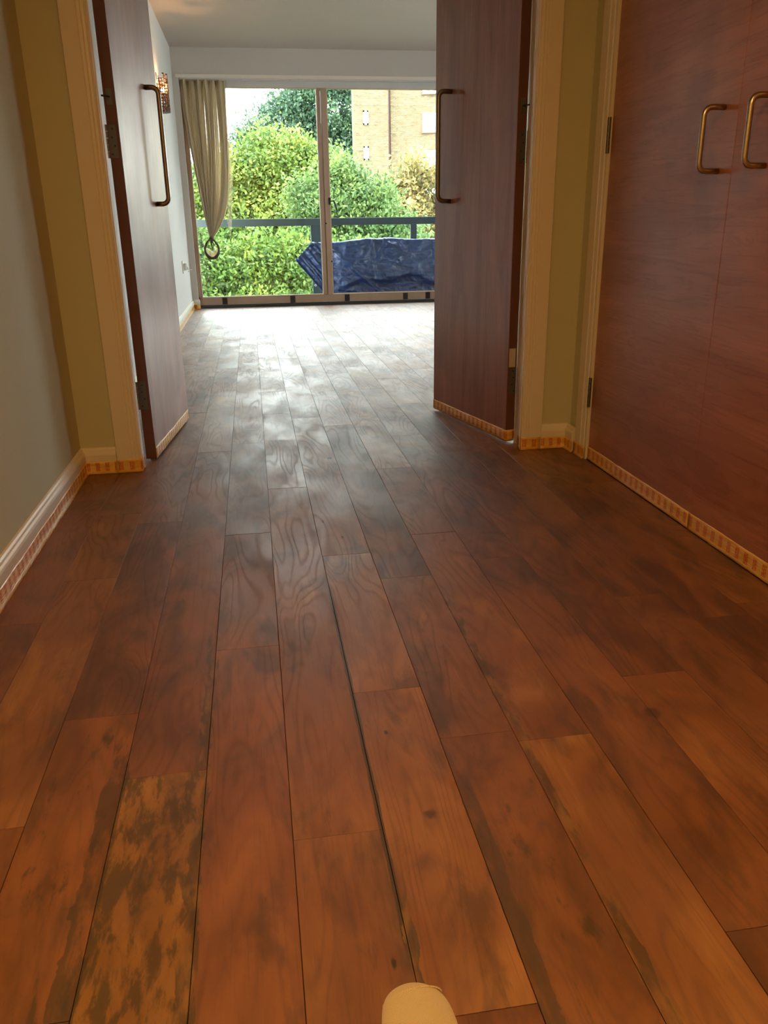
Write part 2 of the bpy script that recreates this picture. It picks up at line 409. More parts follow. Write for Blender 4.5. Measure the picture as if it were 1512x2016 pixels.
for s in range(-6, 41):
    x0, x1 = SEAM0+s*PITCHX, SEAM0+(s+1)*PITCHX
    xa = max(x0, -.722); xb = min(x1, XE)
    if xb-xa < .01: continue
    hall_only_start = -1.35 if xb <= 1.36 else 3.36
    ys = sorted(known.get(s, [])) or [3.36+random.uniform(.2, .8)] if s < 9 else [3.36+random.uniform(.3, 1.0)]
    y = ys[0]
    lo = []
    while y > hall_only_start+.5:
        y -= random.uniform(.75, 1.5); lo.append(max(y, hall_only_start))
        if y <= hall_only_start: break
    y = ys[-1]; hi = []
    while y < YEND-.35: y += random.uniform(.55, 1.25); hi.append(min(y, YEND))
    if hi and YEND-hi[-1] < .3: hi[-1] = YEND
    if not hi or hi[-1] < YEND: hi.append(YEND)
    cuts = sorted(set([hall_only_start]+[v for v in lo if v > hall_only_start+.2]+[v for v in ys if v > hall_only_start]+hi))
    # index of the board that crosses y = 0.9 is board 0
    base = max([i for i in range(len(cuts)-1) if cuts[i] <= (.9 if s not in (-3, 1) else .70)] or [0])
    for i in range(len(cuts)-1):
        ya, yb = cuts[i], cuts[i+1]; xbb = xb
        if xb > 1.36 and yb < 3.4: continue
        dz = random.uniform(-.0003, .0003)
        if s > 15: add_board(far_bm, xa, xbb, ya, yb, dz); continue
        if s == 8 or s == 9:   # boards that run beside the cupboard stop at its plinth
            if ya < YF:
                if xa >= 1.36: continue
                xbb = min(xb, 1.37) if yb <= YB+.01 else xb
        bm = bmesh.new(); add_board(bm, xa, xbb, ya, yb, dz)
        o = obj('floor_plank', bm, 'floor', fl); nb += 1
        st = style.get((s, i-base))
        if st is None:
            far = ya > 4
            st = (random.uniform(.3, .62), random.choice([.05, .15, .3, .5]) * (.7 if far else 1), random.uniform(0, .4))
        o.color = (*st, random.random())
o = obj('plank_field', far_bm, 'floor', fl, kind='stuff'); o.color = (.45, .15, .2, .3)

# ------------------------------------------------------------------ walls, ceilings
B('wall_left', (XL-.12, XL, -1.5, YF, 0, HALLC), 'sage', label='sage green painted hall wall left of the double doors', cat='wall', kind='structure')
B('wall_right', [(XR, XR+.12, -1.5, .55, 0, HALLC), (XR, XR+.12, .55, 3.09, 2.1, HALLC), (XR, XR+.12, 3.09, YF, 0, HALLC)], 'sage',
  label='sage green strip of hall wall beside the fitted cupboard', cat='wall', kind='structure')
B('wall_hall_back', (XL-.12, XR+.12, -1.62, -1.5, 0, HALLC), 'sage', label='sage green wall at the hall end behind the viewer', cat='wall', kind='structure')
# partition: sage towards the hall, white towards the room
bm = bmesh.new()
for d in ((XL-.12, JL-.02, YF, 3.36, 0, 3.0), (JR+.02, XE+.12, YF, 3.36, 0, 3.0), (JL-.02, JR+.02, YF, 3.36, ZH+.03, 3.0)): box(bm, *d)
par = obj('wall_partition', bm, 'sage', label='sage green wall around the double doorway facing the hall', cat='wall', kind='structure')
bm = bmesh.new()
for d in ((XL-.12, JL-.02, 3.361, YB, 0, 3.0), (JR+.02, XE+.12, 3.361, YB, 0, 3.0), (JL-.02, JR+.02, 3.361, YB, ZH+.03, 3.0)): box(bm, *d)
obj('wall_near', bm, 'white', label='white living room wall around the double doorway', cat='wall', kind='structure')
B('ceiling_hall', (XL-.12, XR+.12, -1.62, YF, HALLC, HALLC+.15), 'ceil', label='white ceiling over the hall, above the frame', cat='ceiling', kind='structure')
B('ceiling', (XL-.12, XE+.12, YF+.05, YW+.3, LIVC, LIVC+.2), 'ceil', label='plain off-white ceiling of the living room', cat='ceiling', kind='structure')
B('wall_living_left', (XL-.12, XL, YB, YW+.3, 0, LIVC), 'white', label='white living room wall on the left with the lit wall lamp', cat='wall', kind='structure')
B('wall_living_right', [(XE, XE+.12, YB, 5.6, 0, LIVC), (XE, XE+.12, 8.6, YW+.3, 0, LIVC), (XE, XE+.12, 5.6, 8.6, 0, .9), (XE, XE+.12, 5.6, 8.6, 2.45, LIVC)], 'white', label='white living room wall on the far right, hidden by the right door', cat='wall', kind='structure')
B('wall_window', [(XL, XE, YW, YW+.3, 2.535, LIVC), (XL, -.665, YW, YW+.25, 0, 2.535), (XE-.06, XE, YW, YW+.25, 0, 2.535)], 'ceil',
  label='white wall above and beside the wide window', cat='wall', kind='structure')
B('wall_balcony_shade', (-6, 10, YW+.3, YW+.45, 2.56, 7.0), 'brick', label='unseen outer brick wall above the window, added to shade the balcony', cat='wall', kind='structure')  # unseen wall put above the window to keep sun off the balcony
B('trim_1', (-.70, XE-.02, YW-.014, YW, 2.505, 2.545), 'trim', bev=.003, label='pale moulding across the head of the wide window', cat='trim', kind='structure')

SKP = [(0, 0), (.018, 0), (.018, .078), (.016, .086), (.0115, .092), (.0100, .099), (.006, .105), (0, .107)]
bs = sweep('baseboard_left', [(XL, -1.5), (XL, YF), (-.597, YF)], SKP, 'trim', side=-1,
           label='glossy cream baseboard along the left hall wall', cat='baseboard', kind='structure')
tape([(XL, -1.2), (XL, YF), (-.600, YF)], -1, .0185, parent=bs, label='yellow tape with red printed blocks along the foot of the baseboard')
br = sweep('baseboard_right', [(1.205, YF), (XR-.012, YF), (XR-.012, 3.205)], SKP, 'trim', side=-1,
           label='short cream baseboard turning the corner between doorway and cupboard', cat='baseboard', kind='structure')
tape([(1.205, YF), (XR-.012, YF), (XR-.012, 3.19)], -1, .0185, parent=br, label='orange-yellow tape with red print wrapped round the corner')
bl = sweep('baseboard_living', [(XL, YB), (XL, YW)], SKP, 'trim', side=-1,
           label='white baseboard along the left wall of the living room', cat='baseboard', kind='structure')
tape([(XL, YB), (XL, YW-.01)], -1, .0185, parent=bl, label='plain yellow tape on the living room baseboard')
bp = sweep('baseboard_window', [(XL+.018, YW), (-.665, YW), (-.665, YW+.07)], SKP, 'trim', side=-1,
           label='tiny stub of white baseboard at the foot of the window pier', cat='baseboard', kind='structure')
tape([(XL+.019, YW), (-.665, YW), (-.665, YW+.06)], -1, .0185, parent=bp, label='orange tape on the stub of baseboard', wob=.001, lip=.003)
bn = sweep('baseboard_near', [(JR+.1, YB), (XE, YB)], SKP, 'trim', side=1, label='white baseboard on the living room side of the partition', cat='baseboard', kind='structure')
tape([(JR+.1, YB), (XE-.1, YB)], 1, .0185, parent=bn, label='yellow tape on the baseboard behind the right door')

# door casings on the hall side (profile across the width, extruded up)
def casing(xo, xi):
    s = 1 if xi > xo else -1; w = abs(xi-xo)
    pr = [(0, 0), (0, .019), (.002, .021), (w*.60, .021), (w*.63, .0185), (w*.66, .0205), (w*.76, .0195), (w*.78, .0165), (w*.81, .0185), (w*.90, .017), (w*.93, .014), (w*.96, .0145), (w, .012), (w, 0)]
    return [(xo+s*d, YF-h) for d, h in pr]
fr = empty('trim_2', (0, YF, 0), label='cream moulded frame around the open double doorway', cat='door frame', kind='structure')
def rel(o): o.location = (0, -YF, 0); return o
bm = bmesh.new(); extrude_poly(bm, casing(-.595, JL-.004), 0, ZH+.105); rel(obj('architrave', bm, 'trim', fr))
bm = bmesh.new(); extrude_poly(bm, casing(1.212, JR+.003), 0, ZH+.105); rel(obj('architrave', bm, 'trim', fr))
rel(B('head_architrave', (-.595, 1.209, YF-.02, YF, ZH+.005, ZH+.105), 'trim', fr, bev=.003))
rel(B('jamb_lining', [(JL-.022, JL, YF, 3.352, 0, ZH+.02), (JL-.022, JL-.014, 3.352, YB+.002, 0, ZH+.02)], 'trim', fr))
rel(B('jamb_lining', [(JR, JR+.022, YF, 3.325, 0, ZH+.02), (JR+.014, JR+.022, 3.335, YB+.002, 0, ZH+.02)], 'trim', fr))
rel(B('head_lining', (JL-.02, JR+.02, YF, YB, ZH, ZH+.03), 'trim', fr))
rel(tape([(-.598, YF), (JL+.001, YF)], -1, .0225, parent=fr, label='tape piece with a dense red print on the left frame foot', z1=.056, lip=.003))
rel(tape([(JL+.0, YF-.02), (JL+.0, 3.350)], -1, .0006, parent=fr, z1=.056, lip=.001))
rel(tape([(JR-.001, YF), (1.207, YF)], -1, .0225, parent=fr, z1=.056, lip=.004))
rel(tape([(JR, 3.323), (JR, YF-.02)], -1, .0006, parent=fr, z1=.056, lip=.001))

# ------------------------------------------------------------------ double doors
LW, LT, LH = .765, .044, 2.035
def pull(pts_base, s, off, z0, z1, r, parent, sign, mat, name='pull_handle', label=None):
    """D shaped bar: s along local +Y, sign*off out of the face"""
    bm = bmesh.new(); x = pts_base; rb = .028; pts = [(x, s, z0)]
    pts.append((x+sign*(off-rb), s, z0))
    for k in range(1, 7):
        a = math.pi/2*k/6; pts.append((x+sign*(off-rb+rb*math.sin(a)), s, z0+rb-rb*math.cos(a)))
    for k in range(0, 7):
        a = math.pi/2*k/6; pts.append((x+sign*(off-rb+rb*math.cos(a)), s, z1-rb+rb*math.sin(a)))
    pts.append((x, s, z1))
    tube(bm, pts, r, 16)
    return obj(name, bm, mat, parent, smooth=True, label=label)
def leaf_door(name, org, ang, sx, hs, hoff, label, hinges, closer):
    d = empty(name, (org[0], org[1], 0), ang, label=label, cat='door', kind='structure')
    f = sx*LT; a, b = min(0, f), max(0, f)
    B('door_leaf', (a, b, .0015, LW, .012, LH), 'veneer', d, bev=.001)
    B('edge_lipping', (a+.0005, b-.0005, -.0003, .0015, .0125, LH), 'lipping', d)
    pull(f, hs, hoff, 1.045, 1.512, .0105, d, sx, 'satin')
    for z0, z1 in hinges:
        h = B('hinge', (min(sx*.002, sx*.034), max(sx*.002, sx*.034), -.0022, -.0001, z0, z1), 'hinge', d, bev=.0005)
        bm = bmesh.new(); kx = -sx*.0045
        n = 5; st = (z1-z0)/n
        for i in range(n): tube(bm, [(kx, -.006, z0+st*i+.0008), (kx, -.006, z0+st*(i+1)-.0008)], .0062, 12)
        obj('hinge_knuckle', bm, 'satin', h, smooth=False)
        bm = bmesh.new()
        for i in range(4):
            zz = z0+(z1-z0)*(i+.5)/4; xx = sx*(.019 if i % 2 else .011)+sx*(.004 if i in (1, 2) else 0)
            tube(bm, [(xx, -.0021, zz), (xx, -.0028, zz)], .0036, 10)
        obj('hinge_screws', bm, 'black', h)
    cz = closer
    pl = bmesh.new(); box(pl, min(sx*.010, sx*.032), max(sx*.010, sx*.032), -.002, -.0001, cz-.028, cz+.028, .0006)
    c = obj('closer_plate', pl, 'hinge', d)
    bm = bmesh.new(); tube(bm, [(sx*.022, -.001, cz), (sx*.021, -.010, cz), (-sx*.004, -.026, cz+.002)], .0032, 10); obj('closer_chain', bm, 'black', c, smooth=True)
    # tape folded under the foot, on face and on hinge edge
    if sx > 0:
        tape([(f, 0), (f, LW)], -1, .0004, z0=.010, z1=.060, parent=d, wob=.006, lip=-.004, label='wrinkled shiny tape along the door foot')
    else:
        tape([(f, LW), (f, 0), (0, -.0005)], -1, .0004, z0=.010, z1=.060, parent=d, wob=.003, lip=-.004, label='printed tape folded round the door foot')
    return d
AL, AR = math.radians(-6.2), math.radians(12.8)
leaf_door('door_1', (-.501, 3.431), AL, 1, .53, .054, 'left red-brown double door with long steel pull, opened into the living room',
          [(.228, .345), (1.195, 1.312)], 1.405)
d2 = leaf_door('door_2', (1.131, 3.419), AR, -1, .597, .066, 'right red-brown double door with long steel pull, opened into the living room',
          [(.222, .342), (1.172, 1.293)], 1.383)
B('tape_patch', (-.040, -.008, -.0012, -.0003, .344, .425), 'tape_paper', d2, label='torn piece of whitish paper tape above the lower hinge')

# ------------------------------------------------------------------ fitted cupboard
cb = empty('built_in_cupboard', (XR, 3.09, 0), label='built-in cupboard with reddish cherry doors in the right hall wall', cat='cupboard')
def crel(o): o.location = (-XR, -3.09, 0); return o
crel(B('carcass', [(XR+.03, XR+.55, .55, 3.09, .0, .02), (XR+.55, XR+.57, .55, 3.09, 0, 2.1), (XR+.03, XR+.55, .55, .57, 0, 2.1), (XR+.03, XR+.55, 3.07, 3.09, 0, 2.1), (XR+.03, XR+.55, .55, 3.09, 2.08, 2.1)], 'dark', cb))
bm = bmesh.new()
pr = [(XR+.03, 3.195), (XR-.018, 3.195), (XR-.020, 3.19), (XR-.020, 3.135), (XR-.017, 3.131), (XR-.019, 3.127), (XR-.016, 3.105), (XR-.013, 3.102), (XR-.013, 3.085), (XR+.03, 3.085)]
extrude_poly(bm, pr, 0, 2.17); fo = crel(obj('frame_post', bm, 'trim', cb))
crel(B('frame_head', (XR-.018, XR+.02, .6, 3.195, 2.075, 2.17), 'trim', cb, bev=.003))
crel(tape([(XR+.001, 3.197), (XR+.001, 3.083)], -1, .0225, parent=cb, z1=.056, lip=.006, label='crumpled orange tape round the frame foot', wob=.004))
def cup_door(y0, y1, hy, dx, zt=0.):
    x0 = XR-.003-dx
    do = B('door', (x0, x0+.022, y0+.0026, y1-.0026, .010, 2.07), 'veneer_h', cb, bev=.0012); crel(do)
    bm = bmesh.new(); pts = []
    x = x0; off = .062; rb = .022; z0, z1 = 1.078, 1.244
    pts = [(x, hy, z0), (x-off+rb, hy, z0)]
    for k in range(1, 7): a = math.pi/2*k/6; pts.append((x-off+rb-rb*math.sin(a), hy, z0+rb-rb*math.cos(a)))
    for k in range(7): a = math.pi/2*k/6; pts.append((x-off+rb-rb*math.cos(a), hy, z1-rb+rb*math.sin(a)))
    pts.append((x, hy, z1)); tube(bm, pts, .0078, 16)
    obj('handle', bm, 'steel', do, smooth=True)
    tape([(x0, y1-.001), (x0, y0+.001)], -1, .0003, z0=.006, z1=.058+zt, parent=do, wob=.003, lip=.003, label='yellow tape with red printed blocks along the door foot')
    return do
cup_door(2.25, 3.083, 2.322, 0)
cup_door(1.42, 2.25, 2.092, .002)
cup_door(.59, 1.42, 1.34, 0)
for z0, z1 in ((1.183, 1.306), (.224, .345)):
    bm = bmesh.new(); n = 5; st = (z1-z0)/n
    for i in range(n): tube(bm, [(XR-.0135, 3.086, z0+st*i+.0006), (XR-.0135, 3.086, z0+st*(i+1)-.0006)], .0068, 12)
    box(bm, XR-.0125, XR-.0115, 3.086, 3.10, z0, z1)
    crel(obj('hinge', bm, 'hinge', cb))

# ------------------------------------------------------------------ window
wn = empty('window_1', (0, 10.33, 0), label='wide tan-framed window with tall panes onto the balcony', cat='window', kind='structure')
def wrel(o): o.location = (0, -10.33, 0); return o
Y0, Y1 = 10.34, 10.41; GB, GT = .125, 2.42
wrel(B('window_head', (-.665, XE-.06, Y0-.01, Y1, 2.43, 2.535), 'alu', wn, bev=.004))
wrel(B('curtain_track', (-.66, XE-.1, YW+.012, YW+.045, 2.492, 2.512), 'alu', wn, bev=.002, label='grey curtain rail under the window head'))
wrel(B('window_sill', (-.665, XE-.06, Y0, Y1, .028, GB), 'windowwood', wn, bev=.004))
wrel(B('sill_track', (-.665, XE-.06, Y0-.035, Y1, .001, .028), 'rail', wn, bev=.003, label='dark metal threshold under the window frame'))
wrel(B('window_jamb', (-.665, -.622, Y0, Y1, GB-.02, 2.43), 'windowwood', wn, bev=.003))
posts = [.925, 2.455, 3.985]
for px in posts:
    wrel(B('mullion', [(px-.052, px-.004, Y0+.004, Y1, GB-.01, 2.43), (px, px+.060, Y0-.006, Y1, GB-.01, 2.43)], 'windowwood', wn, bev=.003))
edges = [-.622, *[v for px in posts for v in (px-.052, px+.060)], XE-.06]
for i in range(0, len(edges), 2):
    a, b = edges[i], edges[i+1]
    wrel(B('window_pane', (a+.004, b-.004, 10.372, 10.378, GB-.004, GT+.008), 'glass', wn))
    wrel(B('glazing_bead', [(a, a+.010, Y0-.006, 10.370, GB, GT), (b-.010, b, Y0-.006, 10.370, GB, GT), (a, b, Y0-.006, 10.370, GB-.008, GB+.006), (a, b, Y0-.006, 10.370, GT, GT+.012)], 'bead', wn, bev=.002))
for cx_ in (-.352, .483, 1.165, 1.91, 2.20, 3.0):
    wrel(B('sill_clip', [(cx_-.03, cx_+.03, Y0-.006, Y0+.006, .036, .115)], 'black', wn, bev=.002, label='small black clip on the window sill'))
bm = bmesh.new(); tube(bm, [(1.0, 10.335, 1.21), (1.03, 10.315, 1.215), (1.052, 10.31, 1.16), (1.066, 10.31, 1.10), (1.068, 10.312, 1.045)], [.008, .011, .011, .009, .006], 10)
box(bm, .968, .998, 10.325, 10.336, 1.17, 1.25, .002)
wrel(obj('window_handle', bm, 'black', wn, smooth=False, label='black curved window handle'))
bm = bmesh.new()
for cxx, z in ((.93, .957), (.985, .514)): tube(bm, [(cxx, Y0-.009, z), (cxx, Y0+.003, z)], .010, 12)
wrel(obj('lock_hole', bm, 'dark', wn))
wrel(B('window_restrictor', (.905, .917, Y0-.006, Y0+.002, 2.06, 2.40), 'plastic', wn, bev=.002))

w2 = empty('added_daylight_window', (XE, 7.05, 0), label='side opening added to let in more daylight, out of view to the right', cat='window', kind='structure')  # unseen opening added to bring more daylight into the living room
def w2rel(o): o.location = (-XE, -7.05, 0); return o
w2rel(B('window_frame', [(XE+.03, XE+.09, 5.6, 8.6, .90, .98), (XE+.03, XE+.09, 5.6, 8.6, 2.37, 2.45)]+[(XE+.03, XE+.09, y-.04, y+.04, .98, 2.37) for y in (5.64, 7.1, 8.56)], 'windowwood', w2, bev=.003))
for a, b in ((5.68, 7.06), (7.14, 8.52)): w2rel(B('window_pane', (XE+.057, XE+.063, a-.005, b+.005, .975, 2.375), 'glass', w2))

# ------------------------------------------------------------------ string curtain
cu = empty('string_curtain', (-.42, 10.27, 2.49), label='cream string curtain knotted at the bottom, hanging at the left of the window', cat='curtain')
YC = 10.285
def crv(u, q, jit, lay):
    """thread u in 0..1 across, q in 0..1 from rail down to knot"""
    xt = -.672+.508*u; kx, kz = -.452, .805
    z = 2.492+(kz-2.492)*q
    if u < .5: f = q**(1.45-.5*u)
    else: f = q**(1.4+4.2*(u-.5)*2)
    f = min(1, f)
    x = xt*(1-f)+(kx+(u-.5)*.028)*f
    x += .016*math.sin(q*math.pi)*math.sin(u*23+1.3)*(1-f)
    fold = math.sin(u*2*math.pi*6.5)*.020*(1-.6*q)
    return (x+jit*(1-f), YC-.004+fold+lay*.012*(1-f), z)
V = []; F = []; T = []
NTH = 480
for k in range(NTH):
    u = (k+.5)/NTH; jit = random.uniform(-.004, .004); lay = random.choice([-1, 0, 1]); tint = random.random()
    b0 = len(V); n = 22; w = .0026
    for i in range(n+1):
        x, y, z = crv(u, i/n, jit, lay)
        V += [(x-w, y, z), (x+w, y+w*.3, z), (x, y-w*1.3, z)]
    for i in range(n):
        a = b0+3*i
        for j in range(3): F.append((a+j, a+(j+1) % 3, a+3+(j+1) % 3, a+3+j)); T.append(tint)
me = bpy.data.meshes.new('threads'); me.from_pydata(V, [], F)
at = me.attributes.new('tint', 'FLOAT', 'FACE'); at.data.foreach_set('value', T)
def curel(o): o.location = (.42, -10.27, -2.49); return o
curel(link('threads', me, 'thread', cu, kind='stuff'))
# a few loose threads on the right edge
V = []; F = []
for k in range(7):
    b0 = len(V)
    for i in range(19):
        q = i/18; x = -.168+.004*k+(-.10)*max(0, q-.62)**1.3*2.2-.02*q; z = 2.49-1.62*q*(.92+.02*k)
        V += [(x-.0014, YC, z), (x+.0014, YC+.001, z), (x, YC-.002, z)]
    for i in range(18):
        a = b0+3*i
        for j in range(3): F.append((a+j, a+(j+1) % 3, a+3+(j+1) % 3, a+3+j))
me = bpy.data.meshes.new('loose_threads'); me.from_pydata(V, [], F); curel(link('loose_threads', me, 'thread', cu, kind='stuff'))
bm = bmesh.new(); pts = []; rad = []
for i in range(41):
    a = math.pi/2+2*math.pi*i/40; s_ = math.sin(a)
    pts.append((-.455+.082*math.cos(a)*(1-.25*max(0, s_)), YC-.004+.010*math.cos(a*2), .690+.108*s_)); rad.append(.0125+.006*max(0, -s_)+.002*math.sin(5*a))
tube(bm, pts, rad, 10, caps=False)
curel(obj('tied_loop', bm, 'backlit_loop', cu, smooth=True, label='loop of curtain threads below the knot, backlit shade put into its dark colour'))
bm = bmesh.new(); tube(bm, [(-.47, YC, .81), (-.452, YC-.012, .822), (-.435, YC, .80), (-.450, YC+.01, .785), (-.47, YC, .80)], .014, 10)
tube(bm, [(-.452, YC-.004, .80), (-.458, YC-.004, .75), (-.447, YC-.004, .70), (-.452, YC-.004, .665)], [.014, .009, .007, .004], 8)
tube(bm, [(-.450, YC, .79), (-.43, YC, .74), (-.437, YC, .70)], [.01, .006, .004], 8)
curel(obj('knot', bm, 'backlit_loop', cu, smooth=True, label='knot tying the threads, in the same dark backlit shade colour'))
V = []; F = []; T = []
for k in range(90):
    a = random.uniform(math.pi*1.02, math.pi*1.98); r1 = random.uniform(.35, .7); tint = random.random()
    p0 = (-.455+.078*math.cos(a)*r1, .700+.095*math.sin(a)*r1); p1 = (-.455+.082*math.cos(a)*1.12, .690+.108*math.sin(a)*1.12)
    b0 = len(V); w = .0022
    for (x, z) in (p0, p1): V += [(x-w, YC+.006, z), (x+w, YC+.008, z), (x, YC+.003, z)]
    for j in range(3): F.append((b0+j, b0+(j+1) % 3, b0+3+(j+1) % 3, b0+3+j)); T.append(tint)
me = bpy.data.meshes.new('frayed_ends'); me.from_pydata(V, [], F)
at = me.attributes.new('tint', 'FLOAT', 'FACE'); at.data.foreach_set('value', T); curel(link('frayed_ends', me, 'thread', cu, kind='stuff'))
curel(B('heading_tape', (-.675, -.163, YC-.024, YC+.020, 2.478, 2.492), 'thread', cu))
curel(B('edge_panel', (-.166, -.130, YC+.02, YC+.023, GT-.65, 2.47), 'plastic', cu)) if False else None

# ------------------------------------------------------------------ wall lamp
SY, SZ = 8.38, 1.935
sc = empty('wall_lamp', (XL, SY, SZ), label='lit wall lamp with a dark woven metal shade on the left living room wall', cat='lamp')
bm = bmesh.new()
R_, PR = .085, .088; H_ = .275
def sp(a, z, r=1.0): return (XL+PR*r*math.sin(a)+.002, SY+R_*r*math.cos(a), SZ+z)
for k in range(11):
    z = .012+k*(H_-.02)/10
    tube(bm, [sp(a, z+.004*math.sin(a*4+k), 1+.01*(k % 2)) for a in [math.pi*i/12 for i in range(13)]], .0042, 6)
for k in range(13):
    a = math.pi*k/12; top = H_+(.035 if k % 3 == 0 else .0)
    tube(bm, [sp(a+.03*math.sin(z*60+k), z, 1.0+.015*math.sin(z*90+k*3)) for z in [top*i/9 for i in range(10)]], .0046, 6)
for k in range(0, 13, 3):
    a = math.pi*k/12; x, y, z = sp(a, H_+.035); box(bm, x-.012, x+.004, y-.012, y+.012, z-.006, z+.006)
for o_ in (obj('shade', bm, 'copper', sc),): o_.location = (-XL, -SY, -SZ)
def srel(o): o.location = (-XL, -SY, -SZ); return o
bm = bmesh.new(); a_ = [sp(math.pi*i/12, .0) for i in range(13)]
vs = [bm.verts.new(p) for p in a_]; vs2 = [bm.verts.new((p[0], p[1], p[2]+.012)) for p in a_]
bm.faces.new(vs[::-1]); bm.faces.new(vs2)
for i in range(13): j = (i+1) % 13; bm.faces.new((vs[i], vs[j], vs2[j], vs2[i]))
bmesh.ops.recalc_face_normals(bm, faces=bm.faces); srel(obj('bottom_dish', bm, 'copper', sc))
srel(B('backplate', (XL, XL+.006, SY-.05, SY+.05, SZ+.03, SZ+.24), 'copper', sc, bev=.002))
bm = bmesh.new(); bmesh.ops.create_icosphere(bm, subdivisions=3, radius=.018, matrix=Matrix.Translation((XL+.045, SY, SZ+.185)))
bmesh.ops.scale(bm, vec=(1, 1, 1.3), verts=bm.verts, space=Matrix.Translation((-XL-.045, -SY, -SZ-.185))); srel(obj('bulb', bm, 'bulb', sc, smooth=True))
bm = bmesh.new(); tube(bm, [(XL+.006, SY, SZ+.12), (XL+.045, SY, SZ+.12), (XL+.045, SY, SZ+.165)], .008, 10); srel(obj('lamp_holder', bm, 'black', sc))
pl = bpy.data.lights.new('wall_lamp_light', 'POINT'); plo = bpy.data.objects.new('wall_lamp_light', pl); COL.objects.link(plo)
pl.energy = 4; pl.color = (1, .50, .17); pl.shadow_soft_size = .01; plo.location = (.045, 0, .225); plo.parent = sc

# ------------------------------------------------------------------ wall socket with plug
so = empty('wall_socket', (XL, 9.25, .53), label='white wall socket with a plug in it, low on the left living room wall', cat='socket')
def sorel(o): o.location = (-XL, -9.25, -.53); return o
sorel(B('faceplate', (XL, XL+.010, 9.18, 9.32, .470, .600), 'plastic', so, bev=.003))
bm = bmesh.new(); box(bm, XL+.010, XL+.048, 9.22, 9.275, .500, .575, .008); box(bm, XL+.048, XL+.060, 9.235, 9.26, .505, .535, .003)
sorel(obj('plug', bm, 'plastic', so, label='white plug'))
bm = bmesh.new(); tube(bm, [(XL+.055, 9.248, .512), (XL+.085, 9.26, .508), (XL+.09, 9.35, .50), (XL+.03, 9.6, .47)], .003, 8); sorel(obj('cord', bm, 'plastic', so, smooth=True))

# ------------------------------------------------------------------ ceiling lights of the hall (above the frame)
def downlight(x, y, e, size, label):
    o = empty('ceiling_light', (x, y, HALLC), label=label, cat='light', group='hall ceiling lights')
    bm = bmesh.new(); tube(bm, [(0, 0, -.001), (0, 0, -.014)], .075, 32); obj('housing', bm, 'plastic', o)
    bm = bmesh.new(); tube(bm, [(0, 0, -.014), (0, 0, -.016)], .058, 32); obj('diffuser', bm, 'lampglow', o)
    l = bpy.data.lights.new('hall_light', 'AREA'); l.shape = 'DISK'; l.size = size; l.energy = e; l.color = WARM
    lo = bpy.data.objects.new('hall_light', l); COL.objects.link(lo); lo.parent = o; lo.location = (0, 0, -.03)
downlight(.1, .40, 15, .12, 'round warm ceiling light in the hall above the viewer, front one')
downlight(.0, -.75, 9, .12, 'round warm ceiling light in the hall behind the viewer, rear one')

# ------------------------------------------------------------------ foot of the photographer
pe = empty('person', (.139, .52, 0), label='foot in a cream knitted sock of the person taking the photo, bottom edge', cat='person')
def loft(bm, rings):
    rows = []
    for (c, ax, ay, nrm) in rings:
        c = Vector(c); nrm = Vector(nrm).normalized(); rx = Vector((1, 0, 0)); ry = nrm.cross(rx).normalized()
        rows.append([bm.verts.new(c+rx*ax*math.cos(t)+ry*ay*math.sin(t)) for t in [2*math.pi*j/28 for j in range(28)]])
    for A, C in zip(rows, rows[1:]):
        for j in range(28): bm.faces.new((A[j], A[(j+1) % 28], C[(j+1) % 28], C[j]))
    bm.faces.new(rows[0][::-1]); bm.faces.new(rows[-1]); bmesh.ops.recalc_face_normals(bm, faces=bm.faces)
TY = .751
FR = [((0, TY, .022), .004, .003, (0, 1, 0)), ((0, TY-.002, .022), .016, .010, (0, 1, 0)), ((.000, TY-.008, .023), .028, .015, (0, 1, 0)), ((.001, TY-.018, .024), .037, .0195, (0, 1, 0)),
      ((.002, TY-.034, .026), .0435, .0225, (0, 1, 0)), ((.002, TY-.06, .028), .047, .026, (0, 1, .05)), ((.001, TY-.10, .033), .048, .032, (0, 1, .1)), ((-.001, TY-.145, .041), .041, .040, (0, 1, .2)),
      ((-.002, TY-.19, .053), .036, .050, (0, 1, .5)), ((-.003, TY-.225, .075), .036, .052, (0, .8, 1)), ((-.003, TY-.255, .115), .035, .043, (0, -.5, 1)), ((-.003, TY-.29, .17), .038, .043, (0, -.6, 1)),
      ((-.003, TY-.34, .24), .047, .052, (0, -.65, 1)), ((-.003, TY-.38, .30), .054, .060, (0, -.65, 1))]
bm = bmesh.new(); loft(bm, [((c[0], c[1]-.52, c[2]), a, b, n) for c, a, b, n in FR]); o = obj('sock', bm, 'sock', pe, smooth=True)
sb = o.modifiers.new('s', 'SUBSURF'); sb.levels = sb.render_levels = 2
bm = bmesh.new(); pts = []
for i in range(17):
    a = math.pi*i/16; pts.append((.001-.0385*math.cos(a), TY-.52-.021-.004*math.cos(a), .024+.0203*math.sin(a)))
tube(bm, pts, .0011, 8); obj('toe_seam', bm, 'sock', pe, smooth=True)
bm = bmesh.new(); loft(bm, [((-.003, TY-.365-.52, .275), .050, .055, (0, -.65, 1)), ((-.003, TY-.39-.52, .315), .053, .059, (0, -.65, 1)), ((-.003, TY-.43-.52, .375), .051, .056, (0, -.65, 1)), ((-.003, TY-.455-.52, .41), .048, .052, (0, -.65, 1))])
obj('lower_leg', bm, 'skin', pe, smooth=True)

